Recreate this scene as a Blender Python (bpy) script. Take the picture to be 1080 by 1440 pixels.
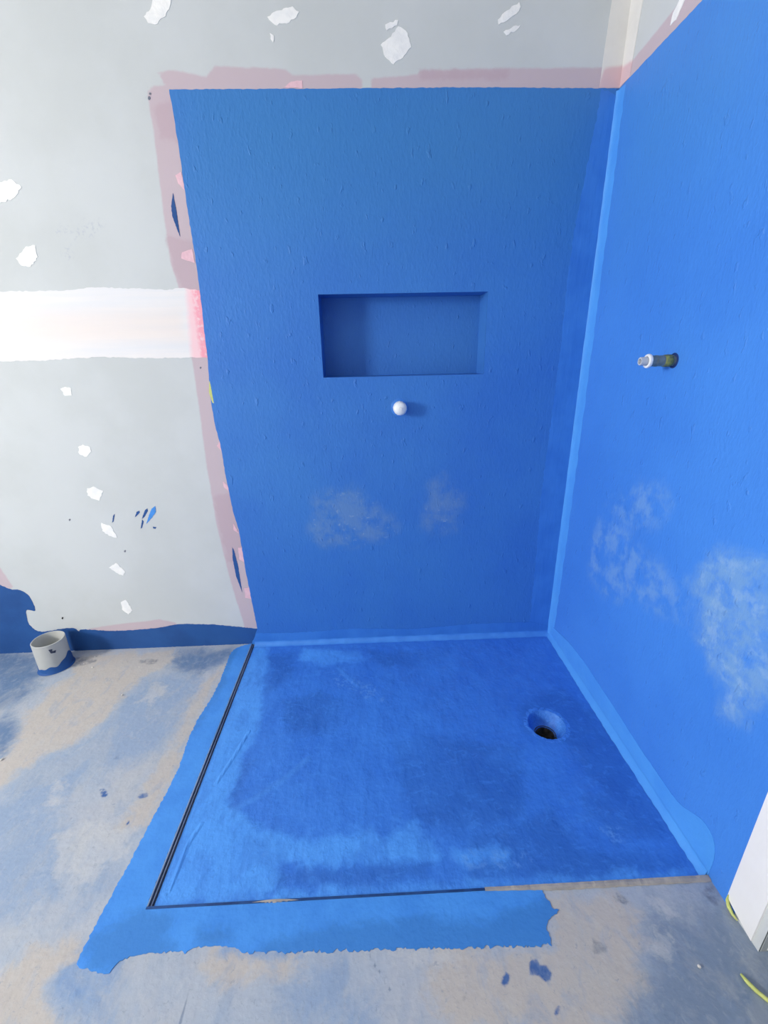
import bpy, bmesh, math, random
import numpy as np
from mathutils import Vector, Matrix
from mathutils.geometry import delaunay_2d_cdt

for o in list(bpy.data.objects):
    bpy.data.objects.remove(o)
SC = bpy.context.scene
COL = SC.collection

# ------------------------------------------------------------------ camera
CAM = np.array([-0.73, -1.5268, 1.1166])
YAW, PIT, ROL, FPX = 0.0297, 0.349, -0.0209, 613.2332
_f = np.array([math.sin(YAW)*math.cos(PIT), math.cos(YAW)*math.cos(PIT), -math.sin(PIT)])
_r0 = np.array([math.cos(YAW), -math.sin(YAW), 0.0])
_u0 = np.cross(_r0, _f)
_r = math.cos(ROL)*_r0 + math.sin(ROL)*_u0
_u = -math.sin(ROL)*_r0 + math.cos(ROL)*_u0
cam_d = bpy.data.cameras.new('camera')
cam = bpy.data.objects.new('camera', cam_d)
COL.objects.link(cam)
cam_d.sensor_fit = 'VERTICAL'
cam_d.sensor_height = 36.0
cam_d.lens = 36.0*FPX/1440.0
cam_d.clip_start = 0.01
cam.matrix_world = Matrix(((_r[0], _u[0], -_f[0], CAM[0]), (_r[1], _u[1], -_f[1], CAM[1]),
                           (_r[2], _u[2], -_f[2], CAM[2]), (0, 0, 0, 1)))
SC.camera = cam

# ------------------------------------------------------------------ light
world = bpy.data.worlds.new('world')
SC.world = world
world.use_nodes = True
bg = world.node_tree.nodes['Background']
bg.inputs['Color'].default_value = (0.92, 0.96, 1.0, 1)
bg.inputs['Strength'].default_value = 0.4

RX0, RY0, RH = -3.60, -2.75, 2.45          # room: left wall x, front wall y, ceiling
WY0, WY1, WZ0, WZ1 = -2.10, -1.40, 0.90, 2.00   # window opening in the left wall
al = bpy.data.lights.new('window_daylight', 'AREA')
al.shape = 'RECTANGLE'
al.size, al.size_y = WY1-WY0, WZ1-WZ0
al.energy = 175
al.color = (1.0, 0.97, 0.93)
alo = bpy.data.objects.new('window_daylight', al)
COL.objects.link(alo)
alo.location = (RX0-0.13, (WY0+WY1)/2, (WZ0+WZ1)/2)
alo.rotation_euler = (0, -math.pi/2, 0)
SC.view_settings.view_transform = 'Standard'
SC.view_settings.look = 'None'
SC.view_settings.gamma = 1.0
SC.view_settings.use_curve_mapping = False
SC.view_settings.exposure = 0.02

# ------------------------------------------------------------------ geometry helpers
def ray(px, py):
    return _f + _r*(px-540)/FPX - _u*(py-720)/FPX
def hit(px, py, ax, v=0.0):
    d = ray(px, py)
    return CAM + d*(v-CAM[ax])/d[ax]
# surface frames: photo pixel -> (u, v) on the surface; (u, v, height above it) -> point
def Bp(px, py):
    p = hit(px, py, 1); return (p[0], p[2])
def Rp(px, py):
    p = hit(px, py, 0); return (p[1], p[2])
def Fp(px, py):
    p = hit(px, py, 2); return (p[0], p[1])
def Bm(u, v, d): return (u, -d, v)
def Rm(u, v, d): return (-d, u, v)
def Fm(u, v, d): return (u, v, d)
SURF = {'B': (Bp, Bm), 'R': (Rp, Rm), 'F': (Fp, Fm)}

def z3(pts, ox, oy, s=3.0):
    return [(ox+x/s, oy+y/s) for x, y in pts]

def inside(P, poly):
    x, y = P[:, 0], P[:, 1]
    r = np.zeros(len(P), bool)
    n = len(poly)
    for i in range(n):
        x0, y0 = poly[i]; x1, y1 = poly[(i+1) % n]
        if y0 == y1: continue
        c = ((y0 > y) != (y1 > y)) & (x < (x1-x0)*(y-y0)/(y1-y0)+x0)
        r ^= c
    return r
def segdist(P, a, b):
    a = np.array(a); b = np.array(b); ab = b-a
    t = np.clip(((P-a)@ab)/max(ab@ab, 1e-12), 0, 1)
    return np.linalg.norm(P-a-t[:, None]*ab, axis=1)
def sdf(P, poly):
    d = np.full(len(P), 9.0)
    for i in range(len(poly)):
        d = np.minimum(d, segdist(P, poly[i], poly[(i+1) % len(poly)]))
    return np.where(inside(P, poly), d, -d)
def linedist(P, line):
    d = np.full(len(P), 9.0)
    for i in range(len(line)-1):
        d = np.minimum(d, segdist(P, line[i], line[i+1]))
    return d
def union(P, polys):
    r = np.full(len(P), -9.0)
    for p in polys: r = np.maximum(r, sdf(P, p))
    return np.clip(r, -0.4, 0.4)
def ell(px, py, rx, ry, rot=0, n=20, seed=0, wob=0.25):
    rnd = random.Random(seed+int(px*7+py)); out = []
    for i in range(n):
        a = 2*math.pi*i/n; k = 1+wob*(rnd.random()-.5)*2
        x, y = rx*math.cos(a)*k, ry*math.sin(a)*k
        c, s = math.cos(rot), math.sin(rot)
        out.append((px+c*x-s*y, py+s*x+c*y))
    return out
def rough(poly, step, amp, seed):
    rnd = random.Random(seed); out = []
    n = len(poly)
    for i in range(n):
        a = np.array(poly[i]); b = np.array(poly[(i+1) % n]); L = np.linalg.norm(b-a)
        if L < 1e-6: continue
        k = max(1, int(L/step)); nr = np.array((-(b-a)[1], (b-a)[0]))/L
        for j in range(k):
            e = 0 if j == 0 else (rnd.random()*2-1)*amp
            out.append(tuple(a+(b-a)*j/k+nr*e))
    return out

def chaikin(line, n=2):
    for _ in range(n):
        out = [line[0]]
        for a, b in zip(line[:-1], line[1:]):
            out += [(a[0]*.75+b[0]*.25, a[1]*.75+b[1]*.25), (a[0]*.25+b[0]*.75, a[1]*.25+b[1]*.75)]
        line = out+[line[-1]]
    return line

def new_obj(name, verts, faces, mat, parent=None, smooth=False, attrs=None):
    me = bpy.data.meshes.new(name)
    me.from_pydata([tuple(map(float, v)) for v in verts], [], [tuple(map(int, f)) for f in faces])
    me.update()
    if attrs:
        for k, a in attrs.items():
            at = me.attributes.new(k, 'FLOAT', 'POINT')
            at.data.foreach_set('value', np.asarray(a, np.float32))
    if smooth:
        me.polygons.foreach_set('use_smooth', [True]*len(me.polygons))
    me.materials.append(mat)
    o = bpy.data.objects.new(name, me)
    COL.objects.link(o)
    if parent is not None: o.parent = parent
    return o
def struct(o):
    o['kind'] = 'structure'; return o
def tag(o, label, cat, group=None):
    o['label'] = label; o['category'] = cat
    if group: o['group'] = group
    return o
def empty(name, loc):
    o = bpy.data.objects.new(name, None); COL.objects.link(o)
    o.location = loc; o.empty_display_size = 0.05
    return o

def film(name, surf, px_polys, d, mat, parent, step=0.006, amp=0.0008, seed=1, layers=None, cell=None,
         uv_poly=None, holes=(), label=None):
    """a coat with real thickness lying on a surface: ragged outline, filled, with a skirt down to the surface"""
    fp, fm = SURF[surf]
    loop = uv_poly if uv_poly is not None else [fp(*p) for p in px_polys]
    loop = rough(loop, step, amp, seed)
    loops = [loop]+[list(h) for h in holes]
    V, E = [], []
    for lp in loops:
        b = len(V); V += lp
        E += [(b+i, b+(i+1) % len(lp)) for i in range(len(lp))]
    nb = len(V)
    if cell:
        A = np.array(loop); x0, y0 = A.min(0); x1, y1 = A.max(0)
        gx, gy = np.meshgrid(np.arange(x0, x1, cell), np.arange(y0, y1, cell))
        G = np.stack([gx.ravel(), gy.ravel()], 1)
        m = inside(G, loop) & (sdf(G, loop) > cell*0.4)
        for h in holes: m &= ~inside(G, h) & (sdf(G, h) < -cell*0.4)
        V = V+[tuple(g) for g in G[m]]
    r = delaunay_2d_cdt([Vector(v) for v in V], E, [], 0, 1e-7)
    vv = np.array([tuple(v) for v in r[0]])
    tr = [list(f) for f in r[2]]
    cen = np.array([vv[f].mean(0) for f in tr])
    keep = inside(cen, loop)
    for h in holes: keep &= ~inside(cen, h)
    F = [f for f, k in zip(tr, keep) if k]
    used = set(i for f in F for i in f)
    n = len(vv)
    P3 = [fm(u, v, d) for u, v in vv]
    # skirt along boundary edges
    cnt = {}
    for f in F:
        for i in range(len(f)):
            a, b = f[i], f[(i+1) % len(f)]
            k = (min(a, b), max(a, b)); cnt[k] = cnt.get(k, [])+[(a, b)]
    low = {}
    def lo(i):
        if i not in low:
            low[i] = len(P3); P3.append(fm(vv[i][0], vv[i][1], 0.0))
        return low[i]
    F2 = list(F)
    for k, l in cnt.items():
        if len(l) == 1:
            a, b = l[0]; F2.append((b, a, lo(a), lo(b)))
    # orientation so that top faces look into the room
    a, b, c = [np.array(P3[i]) for i in F[0][:3]]
    want = np.array(fm(0, 0, 1.0))-np.array(fm(0, 0, 0.0))
    if np.cross(b-a, c-a)@want < 0: F2 = [tuple(reversed(f)) for f in F2]
    attrs = {}
    if layers:
        allv = np.concatenate([vv, vv[list(low.keys())]]) if low else vv
        for k, polys in layers.items():
            attrs[k] = union(allv, [[fp(*p) for p in q] for q in polys])
    o = new_obj(name, P3, F2, mat, parent, attrs=attrs)
    # drop unused verts (points of the grid outside)
    return o

def grid_sheet(us, vs, drop=lambda u, v: False, height=lambda u, v: 0.0):
    us = np.array(us); vs = np.array(vs)
    V = np.array([(u, v) for v in vs for u in us]); nu = len(us)
    F = []
    for j in range(len(vs)-1):
        for i in range(nu-1):
            if drop((us[i]+us[i+1])/2, (vs[j]+vs[j+1])/2): continue
            a = j*nu+i; F.append((a, a+1, a+1+nu, a+nu))
    return V, F
def lines(marks, fine, coarse, lo, hi):
    """grid lines through all marks; fine spacing between lo and hi"""
    marks = sorted(set(marks)); out = []
    for a, b in zip(marks[:-1], marks[1:]):
        sp = fine if (a+b)/2 > lo and (a+b)/2 < hi else coarse
        k = max(1, int(math.ceil((b-a)/sp)))
        out += [a+(b-a)*i/k for i in range(k)]
    return out+[marks[-1]]

def bm_obj(name, fill, mat, parent=None, smooth=False, bevel=0.0):
    bm = bmesh.new(); fill(bm)
    if bevel:
        bmesh.ops.bevel(bm, geom=list(bm.edges), offset=bevel, segments=2, affect='EDGES', profile=0.5, clamp_overlap=True)
    bmesh.ops.recalc_face_normals(bm, faces=bm.faces)
    me = bpy.data.meshes.new(name); bm.to_mesh(me); bm.free()
    if smooth: me.polygons.foreach_set('use_smooth', [True]*len(me.polygons))
    me.materials.append(mat)
    o = bpy.data.objects.new(name, me); COL.objects.link(o)
    if parent is not None: o.parent = parent
    return o
def box(bm, x0, x1, y0, y1, z0, z1):
    v = [bm.verts.new(p) for p in [(x0, y0, z0), (x1, y0, z0), (x1, y1, z0), (x0, y1, z0), (x0, y0, z1), (x1, y0, z1), (x1, y1, z1), (x0, y1, z1)]]
    for f in [(0, 3, 2, 1), (4, 5, 6, 7), (0, 1, 5, 4), (1, 2, 6, 5), (2, 3, 7, 6), (3, 0, 4, 7)]:
        bm.faces.new([v[i] for i in f])
def lathe(name, prof, mat, parent, axis='Z', n=40, loc=(0, 0, 0), closed=False, jitter=None):
    """profile of (radius, height) swept round an axis"""
    V, F = [], []
    for k, (r, h) in enumerate(prof):
        for i in range(n):
            a = 2*math.pi*i/n
            rr, hh = (r, h) if jitter is None else jitter(k, a, r, h)
            c, s = rr*math.cos(a), rr*math.sin(a)
            p = {'Z': (c, s, hh), 'Y': (c, -hh, s), 'X': (-hh, c, s)}[axis]
            V.append((p[0]+loc[0], p[1]+loc[1], p[2]+loc[2]))
    m = len(prof)
    for k in range(m if closed else m-1):
        for i in range(n):
            a, b = k*n+i, k*n+(i+1) % n; k2 = (k+1) % m
            F.append((a, b, k2*n+(i+1) % n, k2*n+i))
    o = new_obj(name, V, F, mat, parent, smooth=True)
    bm = bmesh.new(); bm.from_mesh(o.data)
    bmesh.ops.remove_doubles(bm, verts=bm.verts, dist=1e-6)
    bmesh.ops.recalc_face_normals(bm, faces=bm.faces)
    for e in bm.edges:
        if len(e.link_faces) == 2 and e.calc_face_angle(0) > 0.7: e.smooth = False
    bm.to_mesh(o.data); bm.free()
    return o

# ------------------------------------------------------------------ materials
def lin(c):
    return tuple(((x/255)/12.92 if x/255 <= 0.04045 else ((x/255+0.055)/1.055)**2.4) for x in c)+(1.0,)
class NT:
    def __init__(s, name):
        s.m = bpy.data.materials.new(name); s.m.use_nodes = True
        s.t = s.m.node_tree; s.b = s.t.nodes['Principled BSDF']; s.co = None
    def n(s, typ, **kw):
        nd = s.t.nodes.new(typ)
        for k, v in kw.items(): setattr(nd, k, v)
        return nd
    def link(s, a, b): s.t.links.new(a, b)
    def coords(s, scale=(1, 1, 1)):
        if s.co is None: s.co = s.n('ShaderNodeTexCoord')
        mp = s.n('ShaderNodeMapping'); mp.inputs['Scale'].default_value = scale
        s.link(s.co.outputs['Object'], mp.inputs['Vector']); return mp.outputs['Vector']
    def noise(s, sc, detail=4, stretch=(1, 1, 1), rough=0.55, dist=0.0):
        nd = s.n('ShaderNodeTexNoise'); nd.inputs['Scale'].default_value = sc
        nd.inputs['Detail'].default_value = detail; nd.inputs['Roughness'].default_value = rough; nd.inputs['Distortion'].default_value = dist
        s.link(s.coords(stretch), nd.inputs['Vector']); return nd.outputs['Fac']
    def math(s, op, a, b=None, c=None, clamp=False):
        nd = s.n('ShaderNodeMath', operation=op, use_clamp=clamp)
        for i, x in enumerate((a, b, c)):
            if x is None: continue
            if isinstance(x, (int, float)): nd.inputs[i].default_value = x
            else: s.link(x, nd.inputs[i])
        return nd.outputs[0]
    def rng(s, v, a, b, c=0.0, d=1.0, smooth=True):
        nd = s.n('ShaderNodeMapRange', interpolation_type='SMOOTHSTEP' if smooth else 'LINEAR')
        for i, x in enumerate((v, a, b, c, d)):
            if isinstance(x, (int, float)): nd.inputs[i].default_value = x
            else: s.link(x, nd.inputs[i])
        return nd.outputs[0]
    def mix(s, fac, a, b):
        nd = s.n('ShaderNodeMix', data_type='RGBA')
        for sock, x in ((nd.inputs[0], fac), (nd.inputs[6], a), (nd.inputs[7], b)):
            if isinstance(x, (int, float)): sock.default_value = x
            elif isinstance(x, tuple): sock.default_value = x
            else: s.link(x, sock)
        return nd.outputs[2]
    def attr(s, name):
        nd = s.n('ShaderNodeAttribute', attribute_name=name); return nd.outputs['Fac']

def make_mat(name, base, base2=None, vscale=6, rough=0.8, spec=0.3, layers=(), bump=(), stretch=(1, 1, 1), v0=0.35, v1=0.65, ridge=None, mottle=()):
    """base colour mottled with base2; layers: (attribute, colour, softness, noise amplitude, noise scale, opacity, stretch[, patchy scale, patch lo, patch hi]);
    bump: (scale, stretch, distance, strength)"""
    g = NT(name)
    col = lin(base)
    if base2 is not None:
        col = g.mix(g.rng(g.noise(vscale, 5, stretch), v0, v1), lin(base), lin(base2))
    for L in layers:
        at, c, soft, amp, sc, op, st = L[:7]
        a = g.attr(at)
        nz = g.math('MULTIPLY_ADD', g.noise(sc, 8, st, 0.7, 0.5), 2*amp, -amp)
        f = g.rng(g.math('ADD', a, nz), -soft, soft)
        if len(L) > 7:
            f = g.math('MULTIPLY', f, g.rng(g.noise(L[7], 6, (1, 1, 1), 0.65), L[8], L[9]))
        f = g.math('MULTIPLY', f, op)
        col = g.mix(f, col, lin(c))
    for sc, st, lo_, hi_, c, op in mottle:
        col = g.mix(g.math('MULTIPLY', g.rng(g.noise(sc, 7, st, 0.66, 0.9), lo_, hi_), op), col, lin(c))
    if isinstance(col, tuple): g.b.inputs['Base Color'].default_value = col
    else: g.link(col, g.b.inputs['Base Color'])
    g.b.inputs['Roughness'].default_value = rough
    g.b.inputs['Specular IOR Level'].default_value = spec
    prev = None
    hs = []
    for sc, st, dist, lo, hi in bump:
        h = g.math('MULTIPLY', g.rng(g.noise(sc, 3, st), lo, hi), dist)
        hs.append(h)
    if ridge:
        for at, w, hgt in ridge:
            hs.append(g.math('MULTIPLY', g.rng(g.attr(at), 0.0, w, 1.0, 0.0), hgt))
    if hs:
        t = hs[0]
        for h in hs[1:]: t = g.math('ADD', t, h)
        bp = g.n('ShaderNodeBump'); bp.inputs['Strength'].default_value = 1.0
        bp.inputs['Distance'].default_value = 1.0
        g.link(t, bp.inputs['Height']); g.link(bp.outputs['Normal'], g.b.inputs['Normal'])
    return g.m

I1 = (1, 1, 1)
BOARD = make_mat('grey_board', (200, 204, 205), (206, 210, 212), 3, 0.85, 0.2,
    layers=[('scuff', (176, 182, 196), 0.01, 0.012, 60, 0.5, I1, 90, 0.5, 0.62),
            ('pink', (199, 181, 189), 0.004, 0.005, 30, 0.92, I1),
            ('pink2', (190, 166, 176), 0.008, 0.02, 25, 0.6, I1)],
    bump=[(400, I1, 0.00005, 0.3, 0.7)])
BOARD_PLAIN = make_mat('grey_board_plain', (176, 182, 184), (184, 189, 190), 3, 0.85, 0.2)
CEIL = make_mat('ceiling_white', (214, 213, 210), None, rough=0.9)
FILLER = make_mat('white_filler', (240, 240, 240), (250, 249, 247), 30, 0.9, 0.2, bump=[(120, I1, 0.0003, 0.3, 0.7)])
JOINT = make_mat('joint_compound', (230, 230, 233), (238, 234, 233), 5, 0.9, 0.2, stretch=(0.3, 1, 6), bump=[(60, (0.1, 1, 1), 0.0002, 0.3, 0.7)],
    layers=[('tape', (238, 226, 220), 0.03, 0.01, 8, 0.6, (0.2, 1, 2)), ('pinkj', (250, 205, 212), 0.012, 0.008, 40, 0.85, I1), ('pinkk', (246, 160, 178), 0.008, 0.012, 60, 0.85, I1, 60, .35, .5)])
CREAM = make_mat('corner_compound', (222, 220, 217), (229, 227, 224), 8, 0.9, 0.2, layers=[('pinkc', (218, 188, 193), 0.006, 0.004, 30, 0.95, I1)])
PINKF = make_mat('pink_filler', (236, 198, 207), (228, 188, 199), 60, 0.85, 0.2, bump=[(150, I1, 0.0003, 0.3, 0.7)])
YELLOW = make_mat('yellow_green', (208, 214, 134), (196, 204, 118), 50, 0.5, 0.4)

MB = [(60, (1, 1, 0.45), 0.0003, 0.42, 0.75), (150, (1, 1, 0.45), 0.00035, 0.3, 0.75), (50, (1, 1, 0.5), 0.0013, 0.62, 0.74)]
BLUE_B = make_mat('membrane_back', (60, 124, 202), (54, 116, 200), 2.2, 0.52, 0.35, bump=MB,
    layers=[('upper_light', (58, 126, 190), 0.25, 0.06, 4, 0.8, I1),  # tints the wall top with its tone under the light
            ('stain', (112, 148, 190), 0.03, 0.04, 14, 0.55, I1, 13, 0.34, 0.6),
            ('stain', (160, 184, 204), 0.015, 0.012, 40, 0.5, I1, 45, 0.58, 0.72)])
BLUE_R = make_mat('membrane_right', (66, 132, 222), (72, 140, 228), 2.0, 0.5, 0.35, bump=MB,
    layers=[('upper_light', (72, 138, 212), 0.28, 0.08, 4, 0.85, I1),  # light-dependent tone of the wall top, put into the colour
            ('stain', (122, 166, 220), 0.03, 0.04, 16, 0.6, I1, 15, 0.4, 0.62),
            ('stain2', (134, 174, 210), 0.03, 0.05, 14, 0.65, I1, 12, 0.3, 0.58),
            ('stain2', (168, 200, 224), 0.02, 0.012, 40, 0.32, I1, 22, 0.5, 0.64)])
BLUE_N = make_mat('membrane_niche', (58, 120, 196), (52, 112, 192), 2.2, 0.52, 0.35, bump=MB)
BLUE_LIGHT = make_mat('membrane_fresh_band_and_sheen', (84, 162, 240), (78, 154, 236), 9, 0.45, 0.4, bump=[(60, I1, 0.0004, 0.3, 0.8)])  # fresh second coat; also paints in the corner fillet's sheen
BLUE_BAND = make_mat('membrane_band', (56, 122, 208), (64, 132, 216), 9, 0.42, 0.4, bump=[(70, (1, 1, 0.2), 0.0005, 0.3, 0.8)])
BLUE_DARK = make_mat('membrane_first_coat', (34, 78, 140), (40, 88, 154), 7, 0.6, 0.3, bump=[(60, I1, 0.0003, 0.3, 0.8)])
BLUE_EDGE = make_mat('membrane_floor_border', (76, 152, 234), (68, 142, 226), 10, 0.5, 0.35, bump=[(80, I1, 0.0004, 0.3, 0.8)],
    layers=[('dull', (62, 128, 200), 0.015, 0.035, 18, 0.75, I1)])
GREYM = make_mat('grey_mark', (120, 124, 138), None, rough=0.9)
BLUE_COVE = make_mat('membrane_cove', (66, 136, 222), (74, 146, 230), 20, 0.45, 0.4)
DARKHOLE = make_mat('dark_void', (22, 24, 30), None, rough=0.9)

# ------------------------------------------------------------------ sizes
W, D, H = 1.2434, 0.9157, 1.80
NX0, NX1, NZ0, NZ1, ND = -0.8775, -0.340, 1.044, 1.294, 0.10
TH = 0.12

# ------------------------------------------------------------------ back wall
us = lines([RX0-TH, -2.36, NX0, NX1, 0.0], 0.008, 0.1, -2.36, 0.0)
vs = lines([-0.10, 0.0, NZ0, NZ1, 2.06, RH], 0.008, 0.1, 0.0, 2.06)
V, F = grid_sheet(us, vs, lambda u, v: NX0 < u < NX1 and NZ0 < v < NZ1)
pink = [[(222, 103), (240, 98), (290, 108), (302, 93), (400, 97), (412, 106), (500, 104), (509, 112), (509, 130), (240, 130)],
        [(522, 110), (588, 105), (590, 99), (720, 96), (850, 95), (850, 128), (522, 128)],
        [(207, 130), (215, 121), (250, 118), (250, 126), (300, 450), (375, 882), (345, 884), (325, 820), (305, 740), (290, 650), (281, 580), (270, 505), (255, 415), (240, 370), (226, 270), (217, 190)],
        [(105, 888), (150, 880), (225, 871), (248, 876), (245, 890), (105, 895)],
        [(-30, 775), (0, 798), (19, 826), (0, 834), (-30, 834)]]
pink2 = [[(215, 150), (240, 140), (252, 200), (225, 195)], [(590, 99), (715, 98), (715, 112), (590, 112)], [(232, 330), (270, 340), (282, 415), (255, 405)], [(300, 700), (330, 690), (345, 790), (320, 790)]]
scuff = [ell(125, 322, 22, 12, -0.4), ell(90, 325, 14, 8), ell(95, 356, 8, 12), ell(210, 136, 6, 10)]
toB = lambda q: [Bp(*p) for p in q]
attrs = {'pink': union(V, [toB(q) for q in pink]), 'pink2': union(V, [toB(q) for q in pink2]), 'scuff': union(V, [toB(q) for q in scuff])}
wall_back = struct(new_obj('wall_back', [Bm(u, v, 0) for u, v in V], F, BOARD, attrs=attrs))
bm_obj('wall_core', lambda bm: (box(bm, RX0-TH, NX0-0.004, 0.004, TH+0.02, -0.1, RH), box(bm, NX1+0.004, TH, 0.004, TH+0.02, -0.1, RH),
                                box(bm, NX0, NX1, 0.004, TH+0.02, -0.1, NZ0-0.004), box(bm, NX0, NX1, 0.004, TH+0.02, NZ1+0.004, RH)), BOARD_PLAIN, wall_back)

# membrane on the back wall
loopB = [(238, 126), (450, 125), (660, 123), (868, 122)]
polyB = [Bp(*p) for p in loopB[:3]] + [(0.0, H), (0.0, -0.004), (-W, -0.004)] + \
        [Bp(*p) for p in [(362, 884), (353, 840), (345, 800), (336, 745), (328, 720), (318, 672), (310, 625), (303, 600), (297, 565), (294, 535), (292, 500), (289, 480), (283, 425), (275, 365), (263, 290), (252, 210)]]
hole = [(NX0, NZ0), (NX1, NZ0), (NX1, NZ1), (NX0, NZ1)]
stA = z3([(240, 950), (310, 920), (420, 910), (490, 970), (530, 1000), (600, 1070), (590, 1110), (500, 1140), (420, 1160), (280, 1160), (220, 1100), (250, 1020)], 360, 380)
stB = z3([(720, 900), (790, 870), (880, 950), (880, 990), (840, 1020), (865, 1080), (800, 1110), (700, 1090), (700, 1030), (730, 960)], 360, 380)
film('waterproof_membrane', 'B', None, 0.0012, BLUE_B, wall_back, 0.009, 0.0009, 3, cell=0.018, uv_poly=polyB, holes=[hole],
     layers={'stain': [stA, stB], 'upper_light': [[(200, 40), (900, 40), (860, 330), (600, 330), (240, 300)]]})
# niche lining
def niche(bm):
    rnd = random.Random(4)
    def quad(p00, p10, p11, p01, k=10):
        g = [[bm.verts.new(Vector(p00).lerp(Vector(p10), i/k).lerp(Vector(p01).lerp(Vector(p11), i/k), j/3)) for i in range(k+1)] for j in range(4)]
        for j in range(3):
            for i in range(k): bm.faces.new((g[j][i], g[j][i+1], g[j+1][i+1], g[j+1][i]))
    y1 = ND
    y0 = -0.0012
    quad((NX0, y1, NZ0), (NX1, y1, NZ0), (NX1, y1, NZ1), (NX0, y1, NZ1))
    quad((NX0, y0, NZ0), (NX1, y0, NZ0), (NX1, y1, NZ0), (NX0, y1, NZ0))
    quad((NX0, y0, NZ1), (NX1, y0, NZ1), (NX1, y1, NZ1), (NX0, y1, NZ1))
    quad((NX0, y0, NZ0), (NX0, y1, NZ0), (NX0, y1, NZ1), (NX0, y0, NZ1))
    quad((NX1, y0, NZ0), (NX1, y1, NZ0), (NX1, y1, NZ1), (NX1, y0, NZ1))
    bmesh.ops.remove_doubles(bm, verts=bm.verts, dist=1e-5)
no = bm_obj('niche', niche, BLUE_N, wall_back)
no['label'] = 'recessed rectangular niche coated in blue membrane'
# normals of a recess look into the room
bm = bmesh.new(); bm.from_mesh(no.data); bm.faces.ensure_lookup_table()
if bm.faces[0].normal.y > 0: bmesh.ops.reverse_faces(bm, faces=list(bm.faces))
bm.to_mesh(no.data); bm.free()

# darker first coat at the foot of the back wall left of the shower
skirt = [(362, 884), (358, 907), (230, 912), (100, 918), (0, 921), (-60, 923), (-60, 800)] + chaikin([(-30, 810), (0, 822), (14, 829), (28, 829), (40, 836), (46, 846), (51, 860), (44, 858), (36, 857), (38, 868), (40, 878), (54, 890), (80, 885), (105, 882), (111, 889), (113, 884), (160, 888), (225, 883), (248, 877), (300, 878)], 2)
polyS = [Bp(*p) for p in skirt]
polyS = [(u, max(v, 0.0)) for u, v in polyS]
film('membrane_skirting', 'B', None, 0.001, BLUE_DARK, wall_back, 0.004, 0.0014, 5, uv_poly=polyS)

# joint compound band, filler dabs, pink primer dabs, stray paint
band = [(-60, 412), (0, 410), (60, 409), (98, 408), (130, 404), (200, 406), (235, 408), (250, 405), (283, 408), (284, 425), (292, 503), (250, 503), (190, 504), (140, 502), (60, 507), (0, 508), (-60, 511)]
film('joint_compound_band', 'B', band, 0.0008, JOINT, wall_back, 0.008, 0.0018, 7, cell=0.012,
     layers={'tape': [[(-60, 440), (255, 436), (262, 478), (-60, 482)]], 'pinkj': [[(262, 405), (290, 405), (300, 510), (270, 510)]], 'pinkk': [[(270, 405), (290, 405), (300, 510), (284, 510)]]})
dabs = [z3([(650, -10), (720, -10), (715, 40), (690, 75), (655, 105), (625, 98), (607, 70), (635, 40)], 0, 0),
        z3([(48, 72), (80, 50), (155, 28), (182, 50), (170, 75), (130, 100), (80, 105)], 360, 0),
        z3([(58, 140), (75, 150), (72, 180), (62, 165)], 360, 0),
        z3([(600, 112), (640, 140), (655, 200), (620, 245), (580, 272), (545, 240), (526, 190), (570, 155)], 360, 0),
        z3([(545, 105), (600, 85), (595, 108), (552, 130)], 360, 0),
        [(700, 28), (713, 15), (730, 3), (732, 10), (726, 20), (712, 30), (701, 35)],
        [(708, 45), (722, 37), (732, 35), (726, 43), (712, 50)],
        z3([(-70, 780), (0, 770), (50, 757), (92, 790), (60, 835), (0, 858), (-60, 850)], 0, 0),
        z3([(68, 1090), (110, 1040), (150, 1035), (160, 1085), (130, 1125), (90, 1120)], 0, 0)] + \
       [z3(q, 0, 480) for q in [
        [(255, 200), (275, 192), (300, 198), (303, 228), (275, 230)],
        [(330, 445), (350, 435), (380, 445), (387, 465), (365, 487), (335, 475)],
        [(368, 620), (395, 612), (435, 630), (420, 672), (395, 665), (370, 650)],
        [(428, 765), (470, 780), (495, 828), (460, 820), (432, 800)],
        [(460, 955), (490, 935), (528, 970), (520, 988), (490, 975)],
        [(510, 1100), (530, 1090), (560, 1135), (542, 1152), (515, 1130)]]]
for i, q in enumerate(dabs):
    film('filler_patch', 'B', q, 0.0011, FILLER, wall_back, 0.006, 0.0022, 20+i)
pinks = [z3(q, 0, 0) for q in [[(740, 740), (765, 725), (782, 805), (752, 775)], [(768, 1065), (812, 1050), (822, 1110), (790, 1100), (765, 1090)]]] + \
        [z3(q, 0, 480) for q in [[(932, 415), (915, 440), (938, 468)], [(940, 590), (965, 612), (972, 640), (945, 615)], [(985, 768), (1008, 810), (985, 795)],
                                 [(1005, 870), (1025, 870), (1036, 935), (1010, 920)], [(1030, 1040), (1055, 1038), (1066, 1088), (1035, 1082)]]] + \
        [z3([(115, 372), (150, 345), (195, 340), (197, 373)], 360, 0)]
for i, q in enumerate(pinks):
    film('pink_filler_patch', 'B', q, 0.0011, PINKF, wall_back, 0.006, 0.001, 60+i)
strokes = [z3([(730, 815), (722, 870), (728, 915), (745, 960), (760, 998), (750, 930), (740, 865)], 0, 0)] + \
          [z3(q, 0, 480) for q in [[(980, 868), (982, 920), (996, 990), (1022, 1058), (1005, 950), (988, 885)],
            [(655, 695), (640, 705), (630, 730), (618, 770), (640, 745), (658, 718)], [(622, 704), (612, 712), (598, 750), (610, 740), (624, 715)],
            [(588, 714), (578, 718), (569, 742), (575, 738), (590, 722)], [(484, 728), (478, 735), (473, 765), (479, 760)],
            [(645, 782), (660, 784), (656, 791), (647, 789)], [(600, 752), (594, 790), (600, 785), (606, 760)]]]
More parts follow.
